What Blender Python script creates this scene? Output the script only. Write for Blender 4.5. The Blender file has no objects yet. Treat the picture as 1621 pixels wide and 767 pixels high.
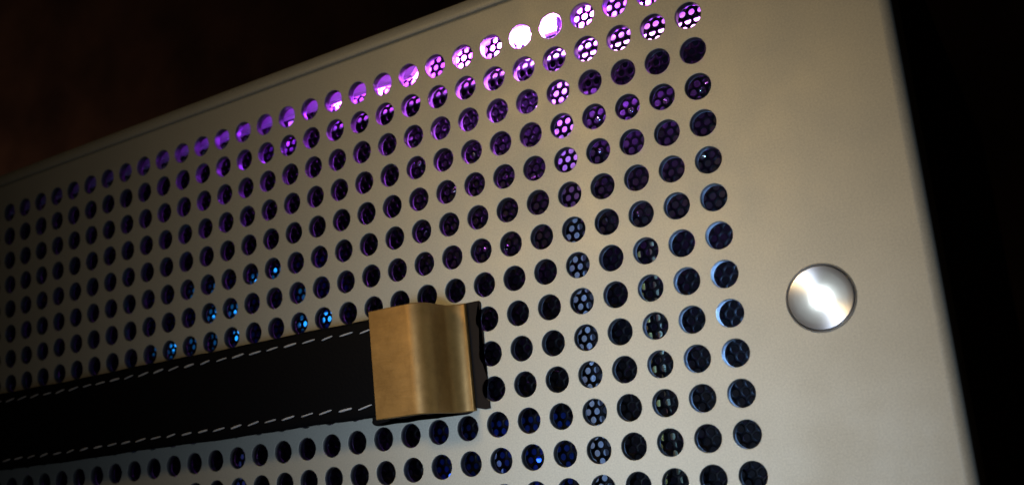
import bpy, bmesh, math, random
import numpy as np
from mathutils import Matrix, Vector

# ------------------------------------------------------------------ camera, world, lamps, exposure
scene = bpy.context.scene
MM = 0.001
COL = scene.collection

R_CV = Matrix(((0.8544044655927701, 0.5105666554481447, -0.09651269097661636),
               (-0.176467759434688, 0.11041930499220227, -0.9780934040085988),
               (-0.48872501373999006, 0.8527187504854417, 0.18444130100200462)))
CAM_POS = Vector((58.596, -195.172, -99.270)) * MM
right, down, fwd = R_CV[0], R_CV[1], R_CV[2]
cam_data = bpy.data.cameras.new('camera')
cam_data.sensor_width = 36.0
cam_data.lens = 36.0 * 1587.197 / 1621.0
cam_data.shift_x = 27.34 / 1621.0
cam_data.shift_y = 70.36 / 1621.0
cam_data.clip_start = 0.01
cam_data.clip_end = 50.0
cam_data.dof.use_dof = True
cam_data.dof.focus_distance = 0.222
cam_data.dof.aperture_fstop = 20.0
cam = bpy.data.objects.new('camera', cam_data)
COL.objects.link(cam)
m3 = Matrix((right, -Vector(down), -Vector(fwd))).transposed()
cam.matrix_world = Matrix.Translation(CAM_POS) @ m3.to_4x4()
scene.camera = cam

world = bpy.data.worlds.new('World')
scene.world = world
world.use_nodes = True
bg = world.node_tree.nodes['Background']
bg.inputs['Color'].default_value = (1.0, 0.75, 0.5, 1)
bg.inputs['Strength'].default_value = 0.0015

def lamp(name, loc, target, radius, power, color, tau=None):
    """A small round lamp; tau shapes its beam (tangent of the half-width) like a reflector lamp."""
    d = bpy.data.lights.new(name, 'SPOT' if tau else 'POINT')
    d.energy = power
    d.color = color
    d.shadow_soft_size = radius
    if tau:
        d.spot_size = math.radians(120)
        d.spot_blend = 1.0
        d.use_nodes = True
        nt = d.node_tree
        em = nt.nodes['Emission']
        tc = nt.nodes.new('ShaderNodeTexCoord')
        sep = nt.nodes.new('ShaderNodeSeparateXYZ')
        nt.links.new(tc.outputs['Normal'], sep.inputs[0])
        def math_node(op, a, b=None):
            n = nt.nodes.new('ShaderNodeMath')
            n.operation = op
            for k, v in enumerate((a, b)):
                if v is None:
                    continue
                if isinstance(v, (int, float)):
                    n.inputs[k].default_value = v
                else:
                    nt.links.new(v, n.inputs[k])
            return n.outputs[0]
        c2 = math_node('MULTIPLY', sep.outputs['Z'], sep.outputs['Z'])
        t2 = math_node('SUBTRACT', math_node('DIVIDE', 1.0, c2), 1.0)
        q = math_node('ADD', math_node('DIVIDE', t2, tau * tau), 1.0)
        nt.links.new(math_node('POWER', q, -1.5), em.inputs['Strength'])
    o = bpy.data.objects.new(name, d)
    COL.objects.link(o)
    o.location = loc
    o.rotation_euler = (Vector(target) - Vector(loc)).to_track_quat('-Z', 'Y').to_euler()
    return o

lamp('warm_reflector_lamp', (-0.20, -0.42, 0.12), (-0.0073, 0, -0.0823), 0.045, 4.45, (1.0, 0.69, 0.315), 0.1727)
lamp('cool_reflector_lamp', (0.0, -0.30, -0.15), (-0.0382, 0, -0.1021), 0.04, 4.7, (0.55, 0.70, 0.96), 0.192)
lamp('added_wall_fill', (-3.0, 0.9, 0.2), (-2.0, 1.7, 0.3), 0.05, 4.5, (1.0, 0.54, 0.40))  # added lamp out of frame, tints the far wall brown

vs = scene.view_settings
vs.view_transform = 'Standard'
vs.look = 'None'
vs.exposure = 0.0
vs.gamma = 1.0
vs.use_curve_mapping = False
scene.render.engine = 'CYCLES'
scene.cycles.max_bounces = 8
scene.cycles.use_denoising = True
scene.cycles.sample_clamp_indirect = 4.0

# ------------------------------------------------------------------ helpers
def mat(name, color, rough=0.5, metal=0.0, spec=0.5):
    m = bpy.data.materials.new(name)
    m.use_nodes = True
    b = m.node_tree.nodes['Principled BSDF']
    b.inputs['Base Color'].default_value = (*color, 1)
    b.inputs['Roughness'].default_value = rough
    b.inputs['Metallic'].default_value = metal
    b.inputs['Specular IOR Level'].default_value = spec
    return m, m.node_tree, b

def noise(nt, scale, detail=4.0, rough=0.6, coord='Object', stretch=None):
    tc = nt.nodes.new('ShaderNodeTexCoord')
    n = nt.nodes.new('ShaderNodeTexNoise')
    n.inputs['Scale'].default_value = scale
    n.inputs['Detail'].default_value = detail
    n.inputs['Roughness'].default_value = rough
    src = tc.outputs[coord]
    if stretch:
        mp = nt.nodes.new('ShaderNodeMapping')
        mp.inputs['Scale'].default_value = stretch
        nt.links.new(src, mp.inputs['Vector'])
        src = mp.outputs['Vector']
    nt.links.new(src, n.inputs['Vector'])
    return n

def ramp(nt, src, stops):
    r = nt.nodes.new('ShaderNodeValToRGB')
    e = r.color_ramp.elements
    while len(e) < len(stops):
        e.new(0.5)
    for k, (p, c) in enumerate(stops):
        e[k].position = p
        e[k].color = (*c, 1)
    nt.links.new(src, r.inputs['Fac'])
    return r

def maprange(nt, src, a, b, lo=0.0, hi=1.0):
    r = nt.nodes.new('ShaderNodeMapRange')
    r.inputs['From Min'].default_value = lo
    r.inputs['From Max'].default_value = hi
    r.inputs['To Min'].default_value = a
    r.inputs['To Max'].default_value = b
    nt.links.new(src, r.inputs['Value'])
    return r

def bump(nt, src, bsdf, strength, dist):
    b = nt.nodes.new('ShaderNodeBump')
    b.inputs['Strength'].default_value = strength
    b.inputs['Distance'].default_value = dist
    nt.links.new(src, b.inputs['Height'])
    nt.links.new(b.outputs['Normal'], bsdf.inputs['Normal'])

def emit_mat(name, color, strength):
    m, nt, b = mat(name, (0.8, 0.8, 0.8), 0.4)
    b.inputs['Emission Color'].default_value = (*color, 1)
    b.inputs['Emission Strength'].default_value = strength
    return m

def link(name, me, material, parent=None):
    o = bpy.data.objects.new(name, me)
    COL.objects.link(o)
    if material is not None and not me.materials:
        me.materials.append(material)
    if parent is not None:
        o.parent = parent
    return o

def bm_obj(name, bm, material, parent=None, smooth_angle=None):
    me = bpy.data.meshes.new(name)
    bmesh.ops.recalc_face_normals(bm, faces=bm.faces)
    bm.to_mesh(me)
    bm.free()
    if smooth_angle is not None:
        for p in me.polygons:
            p.use_smooth = True
        me.set_sharp_from_angle(angle=math.radians(smooth_angle))
    return link(name, me, material, parent)

def box(bm, x0, x1, y0, y1, z0, z1, bevel=0.0, seg=2):
    r = bmesh.ops.create_cube(bm, size=1.0)
    vs_ = r['verts']
    for v in vs_:
        v.co = Vector(((x0 + x1) / 2 + v.co.x * (x1 - x0), (y0 + y1) / 2 + v.co.y * (y1 - y0),
                       (z0 + z1) / 2 + v.co.z * (z1 - z0))) * MM
    if bevel:
        es = list({e for v in vs_ for e in v.link_edges})
        bmesh.ops.bevel(bm, geom=es, offset=bevel * MM, segments=seg, affect='EDGES', profile=0.5)

def box_obj(name, dims, material, parent=None, bevel=0.0, seg=2):
    bm = bmesh.new()
    box(bm, *dims, bevel=bevel, seg=seg)
    return bm_obj(name, bm, material, parent, 40 if bevel else None)

def lathe(bm, profile, seg=64, center=(0, 0)):
    """profile: list of (radius, y) in mm, revolved about the Y axis through center (x, z)."""
    rings = []
    for r, y in profile:
        if r < 1e-6:
            rings.append([bm.verts.new(Vector((center[0], y, center[1])) * MM)])
        else:
            rings.append([bm.verts.new(Vector((center[0] + r * math.cos(2 * math.pi * k / seg), y,
                                               center[1] + r * math.sin(2 * math.pi * k / seg))) * MM) for k in range(seg)])
    for a, b in zip(rings[:-1], rings[1:]):
        for k in range(seg):
            k2 = (k + 1) % seg
            if len(a) == 1:
                bm.faces.new((a[0], b[k], b[k2]))
            elif len(b) == 1:
                bm.faces.new((a[k], a[k2], b[0]))
            else:
                bm.faces.new((a[k], a[k2], b[k2], b[k]))

def tube(bm, pts, r, seg=10):
    pts = [Vector(p) * MM for p in pts]
    rings = []
    for i, p in enumerate(pts):
        t = (pts[min(i + 1, len(pts) - 1)] - pts[max(i - 1, 0)]).normalized()
        a = Vector((0, 1, 0)) if abs(t.y) < 0.9 else Vector((1, 0, 0))
        u = t.cross(a).normalized()
        w = t.cross(u)
        rings.append([bm.verts.new(p + (u * math.cos(2 * math.pi * k / seg) + w * math.sin(2 * math.pi * k / seg)) * r * MM)
                      for k in range(seg)])
    for a, b in zip(rings[:-1], rings[1:]):
        for k in range(seg):
            bm.faces.new((a[k], a[(k + 1) % seg], b[(k + 1) % seg], b[k]))
    bm.faces.new(rings[0][::-1])
    bm.faces.new(rings[-1])

def thing(name, label, cat, loc=(0, 0, 0), group=None):
    o = bpy.data.objects.new(name, None)
    o.empty_display_size = 0.02
    COL.objects.link(o)
    o['label'] = label
    o['category'] = cat
    if group:
        o['group'] = group
    return o

def tag(o, label, cat, group=None):
    o['label'] = label
    o['category'] = cat
    if group:
        o['group'] = group
    return o

# ------------------------------------------------------------------ materials
# bead-blasted champagne-silver anodised aluminium
alu, nt, b = mat('anodised_aluminium', (0.55, 0.53, 0.48), 0.55, 0.25)
n1 = noise(nt, 2600, 3.0, 0.7)
n2 = noise(nt, 14, 3.0, 0.5)
mix = nt.nodes.new('ShaderNodeMix')
mix.data_type = 'RGBA'
r1 = ramp(nt, n1.outputs['Fac'], [(0.25, (0.40, 0.38, 0.295)), (0.75, (0.70, 0.665, 0.52))])
r2 = ramp(nt, n2.outputs['Fac'], [(0.3, (0.53, 0.505, 0.395)), (0.7, (0.57, 0.545, 0.43))])
mix.inputs['Factor'].default_value = 0.4
nt.links.new(r1.outputs['Color'], mix.inputs['A'])
nt.links.new(r2.outputs['Color'], mix.inputs['B'])
nt.links.new(mix.outputs['Result'], b.inputs['Base Color'])
mr = maprange(nt, noise(nt, 45, 6, 0.7).outputs['Fac'], 0.47, 0.63, 0.3, 0.7)
nt.links.new(mr.outputs['Result'], b.inputs['Roughness'])
bump(nt, n1.outputs['Fac'], b, 0.25, 0.00006)

hole_shade, nt, b = mat('aluminium_hole_shade', (0.28, 0.275, 0.265), 0.4, 0.3)  # hole walls made darker, their shade put into the colour
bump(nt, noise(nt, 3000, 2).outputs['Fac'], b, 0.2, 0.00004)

black_metal, nt, b = mat('black_powder_coated_steel', (0.012, 0.012, 0.014), 0.5, 0.0, 0.4)
bump(nt, noise(nt, 1500, 2).outputs['Fac'], b, 0.2, 0.00005)

filter_mat, nt, b = mat('black_filter_sheet', (0.0035, 0.0035, 0.0045), 0.5, 0.0, 0.12)

inner_alu, nt, b = mat('inner_brushed_aluminium', (0.5, 0.49, 0.47), 0.32, 0.9)
bump(nt, noise(nt, 900, 2, stretch=(0.05, 1, 1)).outputs['Fac'], b, 0.2, 0.00005)

brass, nt, b = mat('brushed_brass', (0.50, 0.30, 0.11), 0.42, 0.5)
nb = noise(nt, 3200, 4, 0.7, stretch=(0.12, 0.12, 1.0))
nb2 = noise(nt, 160, 6, 0.75)
rb = ramp(nt, nb2.outputs['Fac'], [(0.25, (0.26, 0.14, 0.035)), (0.75, (0.47, 0.265, 0.075))])
nt.links.new(rb.outputs['Color'], b.inputs['Base Color'])
mr = maprange(nt, nb.outputs['Fac'], 0.38, 0.56, 0.3, 0.7)
nt.links.new(mr.outputs['Result'], b.inputs['Roughness'])
bump(nt, nb.outputs['Fac'], b, 0.3, 0.00005)

leather, nt, b = mat('black_leather', (0.0024, 0.0024, 0.003), 0.6, 0.0, 0.08)
v = nt.nodes.new('ShaderNodeTexVoronoi')
v.inputs['Scale'].default_value = 1400
tc = nt.nodes.new('ShaderNodeTexCoord')
nt.links.new(tc.outputs['Object'], v.inputs['Vector'])
bump(nt, v.outputs['Distance'], b, 0.3, 0.0001)

plate_brown, nt, b = mat('dark_brown_plate', (0.012, 0.008, 0.006), 0.6, 0.0, 0.15)
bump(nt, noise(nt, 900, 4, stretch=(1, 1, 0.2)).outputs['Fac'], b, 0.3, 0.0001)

thread, nt, b = mat('white_waxed_thread', (0.46, 0.45, 0.43), 0.65)
bump(nt, noise(nt, 3500, 2).outputs['Fac'], b, 0.4, 0.00008)

rubber, nt, b = mat('black_rubber', (0.01, 0.01, 0.01), 0.8, 0.0, 0.2)
bump(nt, noise(nt, 1200, 2).outputs['Fac'], b, 0.2, 0.00005)

turned, nt, b = mat('turned_aluminium_button', (0.66, 0.65, 0.63), 0.34, 0.8)
b.inputs['Anisotropic'].default_value = 0.93
b.inputs['Anisotropic Rotation'].default_value = 0.25
tg = nt.nodes.new('ShaderNodeTangent')
tg.direction_type = 'RADIAL'
tg.axis = 'Y'
nt.links.new(tg.outputs['Tangent'], b.inputs['Tangent'])

wv = nt.nodes.new('ShaderNodeTexWave')
wv.wave_type = 'RINGS'
wv.rings_direction = 'Y'
wv.inputs['Scale'].default_value = 1500
wv.inputs['Distortion'].default_value = 1.5
tcb = nt.nodes.new('ShaderNodeTexCoord')
nt.links.new(tcb.outputs['Object'], wv.inputs['Vector'])
nbt = noise(nt, 420, 4, 0.6)
mrb = maprange(nt, nbt.outputs['Fac'], 0.25, 0.36, 0.3, 0.7)
b.inputs['Roughness'].default_value = 0.33
rwb = ramp(nt, wv.outputs['Fac'], [(0.0, (0.66, 0.645, 0.62)), (1.0, (0.78, 0.765, 0.74))])
nt.links.new(rwb.outputs['Color'], b.inputs['Base Color'])

bezel_mat, nt, b = mat('polished_bezel', (0.7, 0.69, 0.67), 0.28, 0.9)
bump(nt, noise(nt, 2000, 2).outputs['Fac'], b, 0.05, 0.00003)

white_plastic, nt, b = mat('white_plastic', (0.78, 0.77, 0.76), 0.4)
bump(nt, noise(nt, 900, 2).outputs['Fac'], b, 0.1, 0.00005)

blue_glow_plastic, nt, b = mat('blue_glow_plastic', (0.008, 0.035, 0.22), 0.4)  # blue light is put into the plate colour
bump(nt, noise(nt, 900, 2).outputs['Fac'], b, 0.1, 0.00005)

light_plastic, nt, b = mat('light_grey_plastic', (0.42, 0.42, 0.43), 0.4)
bump(nt, noise(nt, 900, 2).outputs['Fac'], b, 0.1, 0.00005)

grey_plastic, nt, b = mat('grey_plastic', (0.16, 0.16, 0.165), 0.45)
bump(nt, noise(nt, 900, 2).outputs['Fac'], b, 0.1, 0.00005)

pcb, nt, b = mat('dark_circuit_board', (0.006, 0.007, 0.011), 0.45)
bump(nt, noise(nt, 300, 3).outputs['Fac'], b, 0.3, 0.0002)

diffuser, nt, b = mat('translucent_light_guide', (0.85, 0.83, 0.85), 0.4)
tr = nt.nodes.new('ShaderNodeBsdfTranslucent')
tr.inputs['Color'].default_value = (0.9, 0.85, 0.92, 1)
mx = nt.nodes.new('ShaderNodeMixShader')
mx.inputs['Fac'].default_value = 0.6
out = nt.nodes['Material Output']
nt.links.new(b.outputs['BSDF'], mx.inputs[1])
nt.links.new(tr.outputs['BSDF'], mx.inputs[2])
nt.links.new(mx.outputs['Shader'], out.inputs['Surface'])

yellow_pvc, nt, b = mat('pale_yellow_cable', (0.34, 0.29, 0.06), 0.4)
bump(nt, noise(nt, 600, 2).outputs['Fac'], b, 0.1, 0.00005)
white_pvc, nt, b = mat('white_cable', (0.22, 0.22, 0.12), 0.5)
bump(nt, noise(nt, 600, 2).outputs['Fac'], b, 0.1, 0.00005)

led_purple = emit_mat('purple_led', (0.32, 0.03, 1.0), 260.0)
led_hot = emit_mat('hot_magenta_led', (0.80, 0.22, 1.0), 1200.0)
led_magenta = emit_mat('magenta_led', (0.48, 0.05, 1.0), 230.0)
led_gap = emit_mat('hot_front_led', (0.45, 0.09, 1.0), 1800.0)
led_gap2 = emit_mat('magenta_front_led', (0.50, 0.12, 1.0), 22.0)
led_gap3 = emit_mat('violet_front_led', (0.40, 0.08, 1.0), 2.6)
led_bar = emit_mat('magenta_light_bar', (0.85, 0.30, 1.0), 7.0)
led_blue = emit_mat('blue_led', (0.01, 0.30, 0.95), 1.7)
led_deep = emit_mat('deep_blue_led', (0.01, 0.10, 0.95), 3.0)
glow_dim = emit_mat('dim_blue_soft_glow', (0.02, 0.30, 0.9), 0.14)
glow_dim.node_tree.nodes['Principled BSDF'].inputs['Base Color'].default_value = (0.02, 0.05, 0.12, 1)
cool_glow = emit_mat('cool_painted_glow', (0.36, 0.58, 1.0), 0.13)  # glow painted on a pale strip that is no lamp
cool_glow.node_tree.nodes['Principled BSDF'].inputs['Base Color'].default_value = (0.2, 0.2, 0.22, 1)
led_leak = emit_mat('cool_led_housing', (0.24, 0.48, 1.0), 130.0)
led_white = emit_mat('white_power_led', (0.85, 0.97, 1.0), 75.0)

wall_mat, nt, b = mat('brown_wall_paint', (0.20, 0.13, 0.08), 0.8)
nw = noise(nt, 3, 4)
rw = ramp(nt, nw.outputs['Fac'], [(0.3, (0.05, 0.033, 0.022)), (0.7, (0.22, 0.145, 0.09))])
nt.links.new(rw.outputs['Color'], b.inputs['Base Color'])

desk_mat, nt, b = mat('dark_desk_wood', (0.035, 0.022, 0.014), 0.55)
nd = noise(nt, 30, 5, stretch=(0.08, 1, 1))
rd = ramp(nt, nd.outputs['Fac'], [(0.3, (0.025, 0.016, 0.010)), (0.7, (0.05, 0.032, 0.02))])
nt.links.new(rd.outputs['Color'], b.inputs['Base Color'])

# ------------------------------------------------------------------ setting
bm = bmesh.new()
box(bm, -4000, 3000, 1700, 1760, -900, 2600)
o = bm_obj('wall', bm, wall_mat)
o['kind'] = 'structure'
bm = bmesh.new()
box(bm, -800, 420, -25, 700, -205, -169.2, bevel=3)
o = bm_obj('desk_top', bm, desk_mat)
o['kind'] = 'structure'

# ------------------------------------------------------------------ computer case
P = 8.0                 # hole pitch
HR = 2.85               # hole radius
T = 2.0                 # sheet thickness
NC, NR = 46, 19
X_L, X_R = -399.3, 39.3  # case width
XC = (X_L + X_R) / 2     # -180
Z_PT, Z_PB = 9.9, -154.6   # front sheet top and bottom
Z_T, Z_B = 14.9, -158.9

case = thing('computer_case', 'champagne silver computer case with perforated aluminium front, leather strap handle and lit power button', 'computer case')

# ---- perforated front sheet, every hole cut through with a small chamfer
def front_panel():
    SEG = 32
    ch = 0.14
    ang = np.arange(SEG) * 2 * np.pi / SEG
    c, s = np.cos(ang), np.sin(ang)
    m = np.maximum(np.abs(c), np.abs(s))
    sq = np.stack([c / m, s / m], 1) * (P / 2)
    verts, faces, smooth = [], [], []
    rings = [(sq, 0.0), (np.stack([c, s], 1) * (HR + ch), 0.0), (np.stack([c, s], 1) * (HR + ch * 0.3), ch * 0.3),
             (np.stack([c, s], 1) * HR, ch), (np.stack([c, s], 1) * HR, T), (sq, T)]
    base = np.concatenate([np.column_stack([r[:, 0], np.full(SEG, y), r[:, 1]]) for r, y in rings])
    k = np.arange(SEG)
    k2 = (k + 1) % SEG
    cell_faces, cell_smooth = [], []
    for i in range(len(rings) - 1):
        cell_faces.append(np.stack([i * SEG + k, i * SEG + k2, (i + 1) * SEG + k2, (i + 1) * SEG + k], 1))
        cell_smooth += [i in (1, 2, 3)] * SEG
    cell_faces = np.concatenate(cell_faces)
    n = 0
    allv, allf, alls = [], [], []
    for j in range(NC):
        for i in range(NR):
            if (j, i) in SKIP:
                continue
            allv.append(base + np.array([-j * P, 0, -i * P]))
            allf.append(cell_faces + n)
            alls += cell_smooth
            n += len(base)
    V = np.concatenate(allv)
    F = [tuple(f) for f in np.concatenate(allf).tolist()]
    # borders round the hole field
    gx0, gx1, gz0, gz1 = -(NC - 1) * P - 4, 4.0, -(NR - 1) * P - 4, 4.0
    RS = 2.3
    ex0, ex1, ez0, ez1 = X_L + RS, X_R - RS, Z_PB + 0.8, Z_PT - 0.8
    extra = []
    def quad(a, b_, c_, d, sm=False):
        nonlocal n
        extra.extend([a, b_, c_, d])
        F.append((n, n + 1, n + 2, n + 3))
        alls.append(sm)
        n += 4
    def rect(x0, x1, z0, z1, y=0.0):
        quad((x0, y, z0), (x1, y, z0), (x1, y, z1), (x0, y, z1))
    BC, BR = (17.9, -72.0), 6.70      # power-button opening
    for y in (0.0, T):
        rect(ex0, gx0, ez0, ez1, y)
        rect(gx0, gx1, gz1, ez1, y)
        rect(gx0, gx1, ez0, gz0, y)
        # right border with the round button opening
        bx0, bx1, bz0, bz1 = BC[0] - 10, BC[0] + 10, BC[1] - 10, BC[1] + 10
        rect(gx1, ex1, bz1, ez1, y)
        rect(gx1, ex1, ez0, bz0, y)
        rect(gx1, bx0, bz0, bz1, y)
        rect(bx1, ex1, bz0, bz1, y)
        S2 = 64
        for q in range(S2):
            a0, a1 = 2 * math.pi * q / S2, 2 * math.pi * (q + 1) / S2
            def pt(a, outer):
                cc, ss = math.cos(a), math.sin(a)
                r = 10 / max(abs(cc), abs(ss)) if outer else BR
                return (BC[0] + r * cc, y, BC[1] + r * ss)
            quad(pt(a0, True), pt(a1, True), pt(a1, False), pt(a0, False))
            if y == 0.0:
                i0, i1 = pt(a0, False), pt(a1, False)
                quad(i0, i1, (i1[0], T, i1[2]), (i0[0], T, i0[2]), True)
    # cells skipped (none by default) are solid
    for (j, i) in SKIP:
        for y in (0.0, T):
            rect(-j * P - 4, -j * P + 4, -i * P - 4, -i * P + 4, y)
    # rolled side edges (radius 2.3) and the small round at top and bottom
    def rolled(f, R, steps=10):
        pts = [(f, 0.0)]
        return pts
    NS = 12
    def strip(prof, axis, lo, hi):
        for (u0, y0), (u1, y1) in zip(prof[:-1], prof[1:]):
            if axis == 'x':
                quad((u0, y0, lo), (u0, y0, hi), (u1, y1, hi), (u1, y1, lo), True)
            else:
                quad((lo, y0, u0), (hi, y0, u0), (hi, y1, u1), (lo, y1, u1), True)
    arc = [math.pi / 2 * q / NS for q in range(NS + 1)]
    strip([(ex1 + RS * math.sin(a), RS * (1 - math.cos(a))) for a in arc] + [(X_R, 14.0)], 'x', ez0, ez1)
    strip([(ex0 - RS * math.sin(a), RS * (1 - math.cos(a))) for a in arc] + [(X_L, 14.0)], 'x', ez0, ez1)
    strip([(ez1 + 0.8 * math.sin(a), 0.8 * (1 - math.cos(a))) for a in arc] + [(Z_PT, 3.0)], 'z', ex0, ex1)
    strip([(ez0 - 0.8 * math.sin(a), 0.8 * (1 - math.cos(a))) for a in arc] + [(Z_PB, 3.0)], 'z', ex0, ex1)
    # corner patches of the rolled edge
    for xs, xb in ((1, ex1), (-1, ex0)):
        for zs, zb in ((1, ez1), (-1, ez0)):
            for q in range(NS):
                for t in range(NS):
                    def sp(a, b2):
                        # a rolls from front to side, b2 from x direction to z direction
                        return (xb + xs * RS * math.sin(a) * math.cos(b2), RS * (1 - math.cos(a)), zb + zs * 0.8 * math.sin(a) * math.sin(b2))
                    quad(sp(arc[q], arc[t]), sp(arc[q + 1], arc[t]), sp(arc[q + 1], arc[t + 1]), sp(arc[q], arc[t + 1]), True)
    V = np.concatenate([V, np.array(extra)]) * MM
    me = bpy.data.meshes.new('front_panel')
    me.from_pydata([tuple(v) for v in V.tolist()], [], F)
    bm = bmesh.new()
    bm.from_mesh(me)
    bmesh.ops.remove_doubles(bm, verts=bm.verts, dist=1e-6)
    bmesh.ops.recalc_face_normals(bm, faces=bm.faces)
    bm.to_mesh(me)
    bm.free()
    me.polygons.foreach_set('use_smooth', [abs(p.normal.y) < 0.9995 for p in me.polygons])
    o = link('front_panel', me, alu, case)
    me.materials.append(hole_shade)
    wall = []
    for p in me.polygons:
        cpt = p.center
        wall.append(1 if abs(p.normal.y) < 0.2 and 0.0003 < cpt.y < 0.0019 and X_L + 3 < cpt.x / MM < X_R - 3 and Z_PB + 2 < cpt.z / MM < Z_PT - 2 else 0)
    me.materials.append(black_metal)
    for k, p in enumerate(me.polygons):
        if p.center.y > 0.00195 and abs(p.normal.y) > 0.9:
            wall[k] = 2  # back of the sheet blackened to cut purple light bouncing inside
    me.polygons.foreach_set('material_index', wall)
    return o

SKIP = set()
fp = front_panel()
fp['label'] = 'champagne silver aluminium front sheet with a square grid of round holes'

# ---- top and bottom covers with a rolled front lip, side covers, back
def cover(name, sign, z_out, z_start, R):
    # sign +1 top, -1 bottom; profile in (y, z)
    prof = []
    y0 = 0.7
    prof.append((y0 + 1.2, z_start - sign * 0.9))
    prof.append((y0 + 0.25, z_start - sign * 0.5))
    for q in range(15):
        a = math.pi / 2 * q / 14
        prof.append((y0 + R * (1 - math.cos(a)), z_start + sign * R * math.sin(a)))
    zo = z_start + sign * R
    prof.append((40.0, zo))
    prof.append((40.0, zo - sign * 1.6))
    prof.append((y0 + R + 1.0, zo - sign * 1.6))
    prof.append((y0 + 3.2, z_start + sign * 1.4))
    bm = bmesh.new()
    rows = []
    for x in (X_L, X_R):
        rows.append([bm.verts.new(Vector((x, y, z)) * MM) for y, z in prof])
    n = len(prof)
    for k in range(n):
        bm.faces.new((rows[0][k], rows[0][(k + 1) % n], rows[1][(k + 1) % n], rows[1][k]))
    bm.faces.new(rows[0])
    bm.faces.new(rows[1][::-1])
    return bm_obj(name, bm, alu, case, 35)

cover('top_cover', 1, Z_T, 11.2, 4.7)
cover('bottom_cover', -1, Z_B, -155.3, 3.6)
box_obj('side_panel', (X_R - 1.7, X_R - 0.2, 14.2, 254, -157.0, 12.8), black_metal, case)
box_obj('side_panel', (X_L + 0.2, X_L + 1.7, 14.2, 254, -157.0, 12.8), black_metal, case)
box_obj('slot_blocker', (X_L + 3, X_R - 3, 3.1, 3.7, 8.6, 12.3), black_metal, case)  # added to stop purple light leaking out of the slot
box_obj('roof_panel', (X_L + 0.2, X_R - 0.2, 40.3, 254, 13.6, 15.6), black_metal, case)
box_obj('floor_panel', (X_L + 0.2, X_R - 0.2, 40.3, 254, -158.8, -157.2), black_metal, case)
box_obj('rear_panel', (X_L + 2, X_R - 2, 250, 252, -156.5, 13.0), black_metal, case)
for fx in (-370, 10):
    for fy in (28, 228):
        bm = bmesh.new()
        for q, (r, z) in enumerate(((7, -158.9), (7, -160), (9, -169.0), (0, -169.0))):
            pass
        lathe(bm, [(0, 0), (7.5, 0), (8.5, 8.5), (8.0, 10.2), (0, 10.2)], 24)
        f = bm_obj('foot', bm, rubber, case, 40)
        f.rotation_euler = (math.radians(-90), 0, 0)
        f.location = (fx * MM, fy * MM, -158.95 * MM)

# ---- fine dust filter behind the front sheet (hexagonal field of small round holes)
def dust_filter():
    p = 2.1
    r = 0.76
    y0, y1 = 8.0, 8.4
    ang = np.arange(12) * np.pi / 6
    hexr = np.where(np.arange(12) % 2 == 0, p / 2, p / math.sqrt(3))
    hx = np.stack([np.cos(ang) * hexr, np.sin(ang) * hexr], 1)
    cr = np.stack([np.cos(ang), np.sin(ang)], 1) * r
    base = np.concatenate([np.column_stack([hx[:, 0], np.full(12, y0), hx[:, 1]]),
                           np.column_stack([cr[:, 0], np.full(12, y0), cr[:, 1]]),
                           np.column_stack([cr[:, 0], np.full(12, y1), cr[:, 1]])])
    k = np.arange(12)
    k2 = (k + 1) % 12
    cf = np.concatenate([np.stack([i * 12 + k, i * 12 + k2, (i + 1) * 12 + k2, (i + 1) * 12 + k], 1) for i in (0, 1)])
    cen = []
    row = 0
    z = 9.0
    while z > -153:
        x0 = X_L + 4 + (p / 2 if row % 2 else 0)
        xs = np.arange(x0, X_R - 3, p)
        for x in xs:
            if z > 2.2 and -262 < x < -74 + (z - 2.2) * 1.2:
                continue                       # the light guide sits here
            if (x - 17.9) ** 2 + (z + 72) ** 2 < 81:
                continue                       # the button housing passes through
            cen.append((x, z))
        z -= p * math.sqrt(3) / 2
        row += 1
    cen = np.array(cen)
    n = len(cen)
    off = np.column_stack([cen[:, 0], np.zeros(n), cen[:, 1]])
    V = ((base[None] + off[:, None]).reshape(-1, 3) * MM).astype(np.float32)
    F = (cf[None] + (np.arange(n) * len(base))[:, None, None]).reshape(-1, 4).astype(np.int32)
    me = bpy.data.meshes.new('dust_filter')
    me.vertices.add(len(V))
    me.vertices.foreach_set('co', V.ravel())
    me.loops.add(F.size)
    me.loops.foreach_set('vertex_index', F.ravel())
    me.polygons.add(len(F))
    me.polygons.foreach_set('loop_start', np.arange(0, F.size, 4, dtype=np.int32))
    me.update(calc_edges=True)
    o = link('dust_filter', me, filter_mat, case)
    o['label'] = 'fine black perforated dust filter seen through the holes'
    return o
dust_filter()

# ---- light guide rail under the top lip, in front of the filter
bm = bmesh.new()
pts = [(-262, 2.6), (-75, 2.6), (-67, 10.4), (-262, 10.4)]
lo = [bm.verts.new(Vector((x, 5.6, z)) * MM) for x, z in pts]
hi = [bm.verts.new(Vector((x, 7.4, z)) * MM) for x, z in pts]
bm.faces.new(lo)
bm.faces.new(hi[::-1])
for q in range(4):
    bm.faces.new((lo[q], lo[(q + 1) % 4], hi[(q + 1) % 4], hi[q]))
bm_obj('light_guide', bm, diffuser, case)

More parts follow.
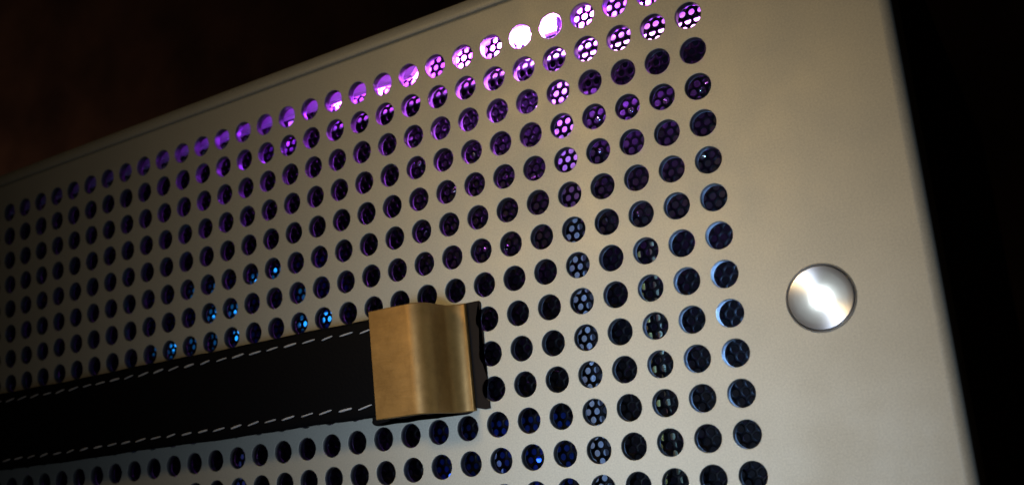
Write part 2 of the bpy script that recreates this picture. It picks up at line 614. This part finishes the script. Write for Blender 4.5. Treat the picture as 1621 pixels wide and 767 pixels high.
# ---- power button
BX, BZ = 17.9, -72.0
btn = bpy.data.objects.new('power_button', None)
btn.empty_display_size = 0.01
COL.objects.link(btn)
btn.parent = case
btn['label'] = 'round turned metal power button glowing white at its centre'
def centred(name, profile, material, seg=96, angle=30):
    bm = bmesh.new()
    lathe(bm, profile, seg)
    o = bm_obj(name, bm, material, btn, angle)
    o.location = (BX * MM, 0, BZ * MM)
    return o
centred('button_face', [(0, -0.25), (0.8, -0.26), (2.0, -0.30), (3.4, -0.36), (4.8, -0.43), (5.8, -0.49), (6.02, -0.47), (6.10, -0.36), (6.12, 2.0), (0, 2.0)], turned)
centred('bezel_ring', [(6.28, 1.5), (6.28, -0.16), (6.33, -0.26), (6.42, -0.30), (6.54, -0.24), (6.64, -0.08), (6.66, 0.05), (6.66, 1.5), (6.28, 1.5)], bezel_mat)
centred('led_lens', [(0, -1.15), (0.5, -1.1), (1.0, -0.92), (1.4, -0.68), (1.62, -0.42), (1.7, -0.2), (1.7, 0.5), (0, 0.5)], led_white, 48)
centred('button_housing', [(0, 2.1), (7.4, 2.1), (7.6, 3.2), (7.6, 15.0), (0, 15.0)], black_metal, 48)
centred('led_ring', [(7.7, 3.6), (7.9, 3.6), (7.9, 6.6), (7.7, 6.6), (7.7, 3.6)], led_leak, 48)
centred('led_ring', [(7.7, 11.0), (7.9, 11.0), (7.9, 14.0), (7.7, 14.0), (7.7, 11.0)], led_leak, 48)

# ---- strap handle: leather strap, stitches, two brass brackets
strap_y0, strap_y1 = -12.75, -10.6
zt, zb = -61.15, -83.65
bm = bmesh.new()
NXS = 80
sec = []
hh = (zt - zb) / 2
zc = (zt + zb) / 2
# cross section (z, y): padded top, rounded edges
for k in range(40):
    a = 2 * math.pi * k / 40
    ca, sa = math.cos(a), math.sin(a)
    zz = hh * math.copysign(abs(ca) ** 0.22, ca)
    yy = (strap_y1 - strap_y0) / 2 * math.copysign(abs(sa) ** 0.55, sa)
    sec.append((zz, yy))
rows = []
sx0, sx1 = 2 * XC + 62.5, -67.5
sx0 = 2 * XC - sx1
for i in range(NXS + 1):
    x = sx0 + (sx1 - sx0) * i / NXS
    wob = 0.10 * math.sin(x * 0.11) + 0.06 * math.sin(x * 0.31 + 1)
    row = []
    for zz, yy in sec:
        pad = 0.0
        if yy < 0 and abs(zz) < 7.6:
            pad = -0.45 * (1 - (zz / 7.6) ** 2)
        row.append(bm.verts.new(Vector((x, (strap_y0 + strap_y1) / 2 + yy + pad, zc + zz + wob)) * MM))
    rows.append(row)
for a, b_ in zip(rows[:-1], rows[1:]):
    for k in range(40):
        bm.faces.new((a[k], a[(k + 1) % 40], b_[(k + 1) % 40], b_[k]))
bm.faces.new(rows[0])
bm.faces.new(rows[-1][::-1])
strap = bm_obj('strap', bm, leather, case, 60)
strap['label'] = 'black leather carrying strap with two rows of white stitching'

def stitch_mesh():
    bm = bmesh.new()
    L, w = 4.55, 0.25
    n = 8
    rings = []
    for i in range(n + 1):
        t = i / n
        x = (t - 0.5) * L
        rr = w * (0.35 + 0.65 * math.sin(math.pi * min(max(t, 0.06), 0.94)) ** 0.5)
        yy = 0.28 * (abs(2 * t - 1) ** 3)
        rings.append([bm.verts.new(Vector((x, yy + rr * 0.8 * math.cos(2 * math.pi * k / 8), rr * math.sin(2 * math.pi * k / 8))) * MM) for k in range(8)])
    for a, b_ in zip(rings[:-1], rings[1:]):
        for k in range(8):
            bm.faces.new((a[k], a[(k + 1) % 8], b_[(k + 1) % 8], b_[k]))
    bm.faces.new(rings[0])
    bm.faces.new(rings[-1][::-1])
    bmesh.ops.recalc_face_normals(bm, faces=bm.faces)
    me = bpy.data.meshes.new('stitch')
    bm.to_mesh(me)
    bm.free()
    for p in me.polygons:
        p.use_smooth = True
    me.materials.append(thread)
    return me
sme = stitch_mesh()
rng = random.Random(4)
for z_s, x_off in ((-63.75, -81.2), (-81.0, -83.0)):
    x = x_off
    while x > 2 * XC + 80:
        o = link('stitch', sme, None, strap)
        o.location = Vector((x + rng.uniform(-0.12, 0.12), strap_y0 - 0.02, z_s + rng.uniform(-0.08, 0.08) + 0.10 * math.sin(x * 0.11))) * MM
        o.rotation_euler = (0, math.radians(-7.5 + rng.uniform(-3.5, 3.5)), 0)
        o.scale = (rng.uniform(0.86, 1.08), 1, rng.uniform(0.8, 1.15))
        x -= 5.75

def bracket(mirror):
    TH = 1.2
    z1, z0 = -59.75, -84.45
    # outer profile in (x, y): plate -> round -> wall -> cove -> flange
    prof = [(-79.0, -14.2), (-74, -14.2)]
    Rb = 4.2
    cxp, cyp = -68.7, -14.2 + Rb
    for q in range(0, 13):
        a = math.radians(90 * q / 12)
        prof.append((cxp + Rb * math.sin(a), cyp - Rb * math.cos(a)))
    xw = cxp + Rb           # -64.4
    Rc = 3.7
    for q in range(0, 11):
        a = math.radians(90 * q / 10)
        prof.append((xw + Rc * (1 - math.cos(a)), -1.65 - Rc + Rc * math.sin(a)))
    nprof = len(prof)
    # inner offset
    inner = []
    for i, (x, y) in enumerate(prof):
        xa, ya = prof[max(i - 1, 0)]
        xb, yb = prof[min(i + 1, nprof - 1)]
        tx, ty = xb - xa, yb - ya
        l = math.hypot(tx, ty)
        inner.append((x - ty / l * TH, y + tx / l * TH))
    sx = -1 if mirror else 1
    def X(x):
        return 2 * XC - x if mirror else x
    bm = bmesh.new()
    def vert(x, y, z):
        return bm.verts.new(Vector((X(x), y, z)) * MM)
    zs = (z0, z1)
    out = [[vert(x, y, z) for x, y in prof] for z in zs]
    inn = [[vert(x, y, z) for x, y in inner] for z in zs]
    for i in range(nprof - 1):
        bm.faces.new((out[0][i], out[0][i + 1], out[1][i + 1], out[1][i]))
        bm.faces.new((inn[0][i], inn[1][i], inn[1][i + 1], inn[0][i + 1]))
        bm.faces.new((out[0][i], inn[0][i], inn[0][i + 1], out[0][i + 1]))
        bm.faces.new((out[1][i], out[1][i + 1], inn[1][i + 1], inn[1][i]))
    bm.faces.new((out[0][0], out[1][0], inn[1][0], inn[0][0]))
    e = nprof - 1
    bm.faces.new((out[0][e], inn[0][e], inn[1][e], out[1][e]))
    o = bm_obj('handle_bracket', bm, brass, case, 35)
    md = o.modifiers.new('bevel', 'BEVEL')
    md.width = 0.22 * MM
    md.segments = 2
    md.limit_method = 'ANGLE'
    md.angle_limit = math.radians(50)
    # thin dark plate under the bracket, reaching out to its right: round notches leave the sheet's holes free, scalloped lower rim
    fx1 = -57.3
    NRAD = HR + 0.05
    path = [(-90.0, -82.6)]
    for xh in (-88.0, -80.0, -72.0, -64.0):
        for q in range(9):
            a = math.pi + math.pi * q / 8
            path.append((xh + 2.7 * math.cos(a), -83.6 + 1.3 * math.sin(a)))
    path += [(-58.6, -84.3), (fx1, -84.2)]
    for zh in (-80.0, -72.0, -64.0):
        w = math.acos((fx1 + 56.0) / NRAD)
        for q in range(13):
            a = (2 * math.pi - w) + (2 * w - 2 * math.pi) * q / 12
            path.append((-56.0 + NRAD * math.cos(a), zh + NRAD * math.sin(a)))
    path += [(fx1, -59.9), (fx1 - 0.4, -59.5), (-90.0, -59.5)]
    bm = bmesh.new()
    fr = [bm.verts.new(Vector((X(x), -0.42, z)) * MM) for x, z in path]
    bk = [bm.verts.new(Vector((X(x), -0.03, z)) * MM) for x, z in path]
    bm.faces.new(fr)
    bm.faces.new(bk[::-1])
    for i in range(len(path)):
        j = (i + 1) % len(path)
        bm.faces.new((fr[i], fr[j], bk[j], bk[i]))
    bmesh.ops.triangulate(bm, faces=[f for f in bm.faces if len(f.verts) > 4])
    bm_obj('dark_plate', bm, plate_brown, o)
    return o
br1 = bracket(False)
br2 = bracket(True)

# ------------------------------------------------------------------ things inside the case
# purple light strip under the top cover
strip = thing('light_strip', 'purple glowing light strip behind the topmost row of holes', 'light strip')
box_obj('backing_plate', (-112, 8, 18.0, 19.5, 0.6, 11.6), white_plastic, strip)
for k, (x, hot) in enumerate(((-107, 0), (-94, 2), (-80, 2), (-67, 2), (-55, 2), (-43.5, 1), (-30, 0), (-16, 0), (-2, 0))):
    box_obj('led', (x - 1.6, x + 1.6, 16.4, 17.9, 6.6, 9.2), (led_purple, led_hot, led_magenta)[hot], strip)
box_obj('led', (-37.0, -32.2, 3.4, 7.7, 0.6, 5.4), led_gap, strip)
box_obj('led_blocker', (-32.0, -31.2, 3.2, 7.7, -0.6, 6.0), black_metal, strip)  # added plates keep the hot led's light off the right side
box_obj('led_blocker', (-37.2, -32.1, 3.6, 7.7, -0.6, 0.4), black_metal, strip)
box_obj('led', (-44.6, -41.2, 6.4, 7.7, 1.6, 5.6), led_gap2, strip)
box_obj('led', (-117.2, -115.6, 6.6, 7.7, -0.4, 1.6), led_gap3, strip)
bar = thing('light_bar', 'short magenta light bar below the strip at the right end of the second hole row', 'light bar')
box_obj('bar_diffuser', (-33, 6, 16.0, 18.0, -4.2, -1.6), led_bar, bar, bevel=0.6)
box_obj('bar_housing', (-34, 7, 18.1, 21.0, -5.0, -0.6), black_metal, bar)
spot = thing('indicator_led', 'single magenta light left of the strip behind the second row', 'light')
box_obj('led', (-133.0, -129.6, 16.5, 18.0, 2.0, 4.4), led_purple, spot)
box_obj('circuit_board', (-139, -124, 18.1, 19.3, -2, 8), pcb, spot)

# white spine, with an added cool glow for light falling on it
spine = thing('cable_channel', 'upright white channel seen as a column of pale dots behind the holes', 'cable channel')
box_obj('channel', (-45.6, -38.8, 23.5, 25.5, -140, -29.0), grey_plastic, spine)
box_obj('channel_pale_top', (-45.6, -38.8, 23.2, 25.5, -28.8, 0.0), white_plastic, spine)  # upper channel painted whiter than the lower to look more lit
tubeo = thing('glow_strip', 'upright pale strip given a cool glow, right of the brass bracket behind the holes', 'glowing strip')
bm = bmesh.new()
tube(bm, [(-42.2, 21.4, -39 - 9.9 * k) for k in range(9)], 1.7, 16)
bm_obj('tube', bm, cool_glow, tubeo, 60)
for zz in (-38.2, -119.4):
    box_obj('end_cap', (-44.4, -40.0, 19.4, 23.4, zz - 1.0, zz + 1.0), black_metal, tubeo, bevel=0.3)

# thin upright cables
for dx, m_, lb in ((-1.4, yellow_pvc, 'pale yellow cable hanging upright behind the third column from the right'),
                   (1.5, white_pvc, 'thin white cable hanging upright beside the yellow cable')):
    bm = bmesh.new()
    tube(bm, [(-24.6 + dx + 0.35 * math.sin(k * 0.9 + dx), 21.5 + 0.4 * math.cos(k * 0.7), -49.5 - 9 * k) for k in range(12)], 0.55, 10)
    tag(bm_obj('cable', bm, m_, None, 60), lb, 'cable', 'cables behind the front')

# blue light strip behind the strap
bl = thing('light_strip', 'blue glowing light strip behind the holes just above the leather strap', 'light strip')
box_obj('backing_plate', (-222, -130, 43.0, 44.5, -56, -26), blue_glow_plastic, bl)
for k, (x, z, w) in enumerate(((-211, -44.5, 1.2), (-204.7, -46, 1.6), (-185, -38, 1.2), (-175, -38.2, 1.3), (-174.6, -46.6, 2.6), (-166, -29.4, 1.1), (-183.5, -29.4, 1.1),
                               (-146.8, -47, 1.8), (-137.2, -46.6, 2.4), (-157, -28, 0.9))):
    w *= 1.15
    box_obj('led', (x - w / 2, x + w / 2, 41.6, 42.9, z - w / 2, z + w / 2), led_blue, bl)

for x, z, w in ((-213, -44, 6), (-205, -46, 6), (-194, -29, 5), (-184, -30, 5.5), (-186, -38, 6), (-176, -38.5, 6.5), (-195, -46, 5), (-166, -30, 5), (-157, -29, 4.5), (-146.5, -38, 4.5), (-184.5, -46.5, 5), (-147, -46, 5.5)):
    box_obj('soft_glow', (x - w / 2, x + w / 2, 42.5, 42.95, z - w / 2, z + w / 2), glow_dim, bl)  # added glowing patches imitate the wide soft blue glow

# case fan with blue ring, low behind the strap
fan = thing('case_fan', 'black case fan with a dim blue light ring behind the lower holes', 'fan')
FX, FZ, FY = -128.0, -103.0, 40.0
bm = bmesh.new()
lathe(bm, [(44.5, FY), (46.0, FY), (46.0, FY + 24), (44.5, FY + 24), (44.5, FY)], 64, (FX, FZ))
bm_obj('frame', bm, black_metal, fan, 40)
bm = bmesh.new()
lathe(bm, [(0, FY + 2), (16, FY + 2), (18, FY + 4), (18, FY + 20), (0, FY + 20)], 40, (FX, FZ))
bm_obj('hub', bm, black_metal, fan, 40)
for k in range(9):
    a = 2 * math.pi * k / 9
    bm = bmesh.new()
    g = []
    for i in range(7):
        rr = 18 + 25 * i / 6
        aa = a + 0.25 * i / 6
        g.append([bm.verts.new(Vector((FX + rr * math.cos(aa + s * 0.26), FY + 12 + s * (7 + i * 0.2), FZ + rr * math.sin(aa + s * 0.26))) * MM) for s in (-1, -0.33, 0.33, 1)])
    for i in range(6):
        for j in range(3):
            bm.faces.new((g[i][j], g[i][j + 1], g[i + 1][j + 1], g[i + 1][j]))
    o = bm_obj('blade', bm, black_metal, fan, 60)
    md = o.modifiers.new('solid', 'SOLIDIFY')
    md.thickness = 1.2 * MM
bm = bmesh.new()
led_ring_mat = emit_mat('dim_blue_ring', (0.02, 0.16, 1.0), 0.05)
lathe(bm, [(46.3, FY - 1), (48.6, FY - 1), (48.6, FY + 1), (46.3, FY + 1), (46.3, FY - 1)], 96, (FX, FZ))
bm_obj('light_ring', bm, led_ring_mat, fan, 40)

# dark main board at the back of the view
mb = tag(box_obj('main_board', (-320, 20, 92, 93.6, -150, 8), pcb), 'dark circuit board deep inside the case behind the holes', 'circuit board')

# low blue light board right of the fan
bb = thing('light_board', 'small deep blue glowing board behind the lowest holes under the brass bracket', 'light board')
box_obj('backing_plate', (-107, -60, 43.0, 44.5, -112, -84), blue_glow_plastic, bb)
for x, z in ((-80, -90), (-69.5, -96.5), (-98, -98), (-84, -103)):
    box_obj('led', (x - 0.7, x + 0.7, 41.8, 42.9, z - 0.7, z + 0.7), led_deep, bb)

# small board with tinned parts that catch the purple light
tin, nt, b = mat('bright_tinned_metal', (0.72, 0.71, 0.70), 0.22, 1.0)
bump(nt, noise(nt, 1500, 2).outputs['Fac'], b, 0.2, 0.00005)
cb = thing('circuit_board', 'dark circuit board with tinned parts catching purple glints behind the upper holes', 'circuit board')
box_obj('board', (-94, -47, 27.0, 28.6, -46, -3), pcb, cb)
box_obj('board', (-37.5, -2, 27.0, 28.6, -46, -6.5), pcb, cb)
rg2 = random.Random(11)
spots = [(-52.5, -15), (-70.3, -14.7), (-60.7, -24), (-77.3, -23.5), (-70.3, -32.9), (-33.8, -15), (-25.3, -14.9), (-16.3, -15.8), (-7.2, -15.2),
         (-60.5, -6.5), (-70.3, -6.5), (-78.5, -6.5), (-88.9, -6.5), (-34.4, -23.5), (-34.1, -40.8), (-13.4, -9), (-25.3, -9)]
spots += [(rg2.uniform(-92, -50), rg2.uniform(-44, -6)) for _ in range(16)] + [(rg2.uniform(-36, -4), rg2.uniform(-44, -9)) for _ in range(12)]
for x, z in spots:
    r = rg2.uniform(0.7, 1.3)
    bm = bmesh.new()
    h = rg2.uniform(1.6, 2.9)
    lathe(bm, [(0, 26.9 - h), (r * 0.55, 26.92 - h), (r * 0.92, 27.15 - h), (r, 27.5 - h), (r, 26.9), (0, 26.9)], 14, (x, z))
    bm_obj('capacitor', bm, tin, cb, 50)
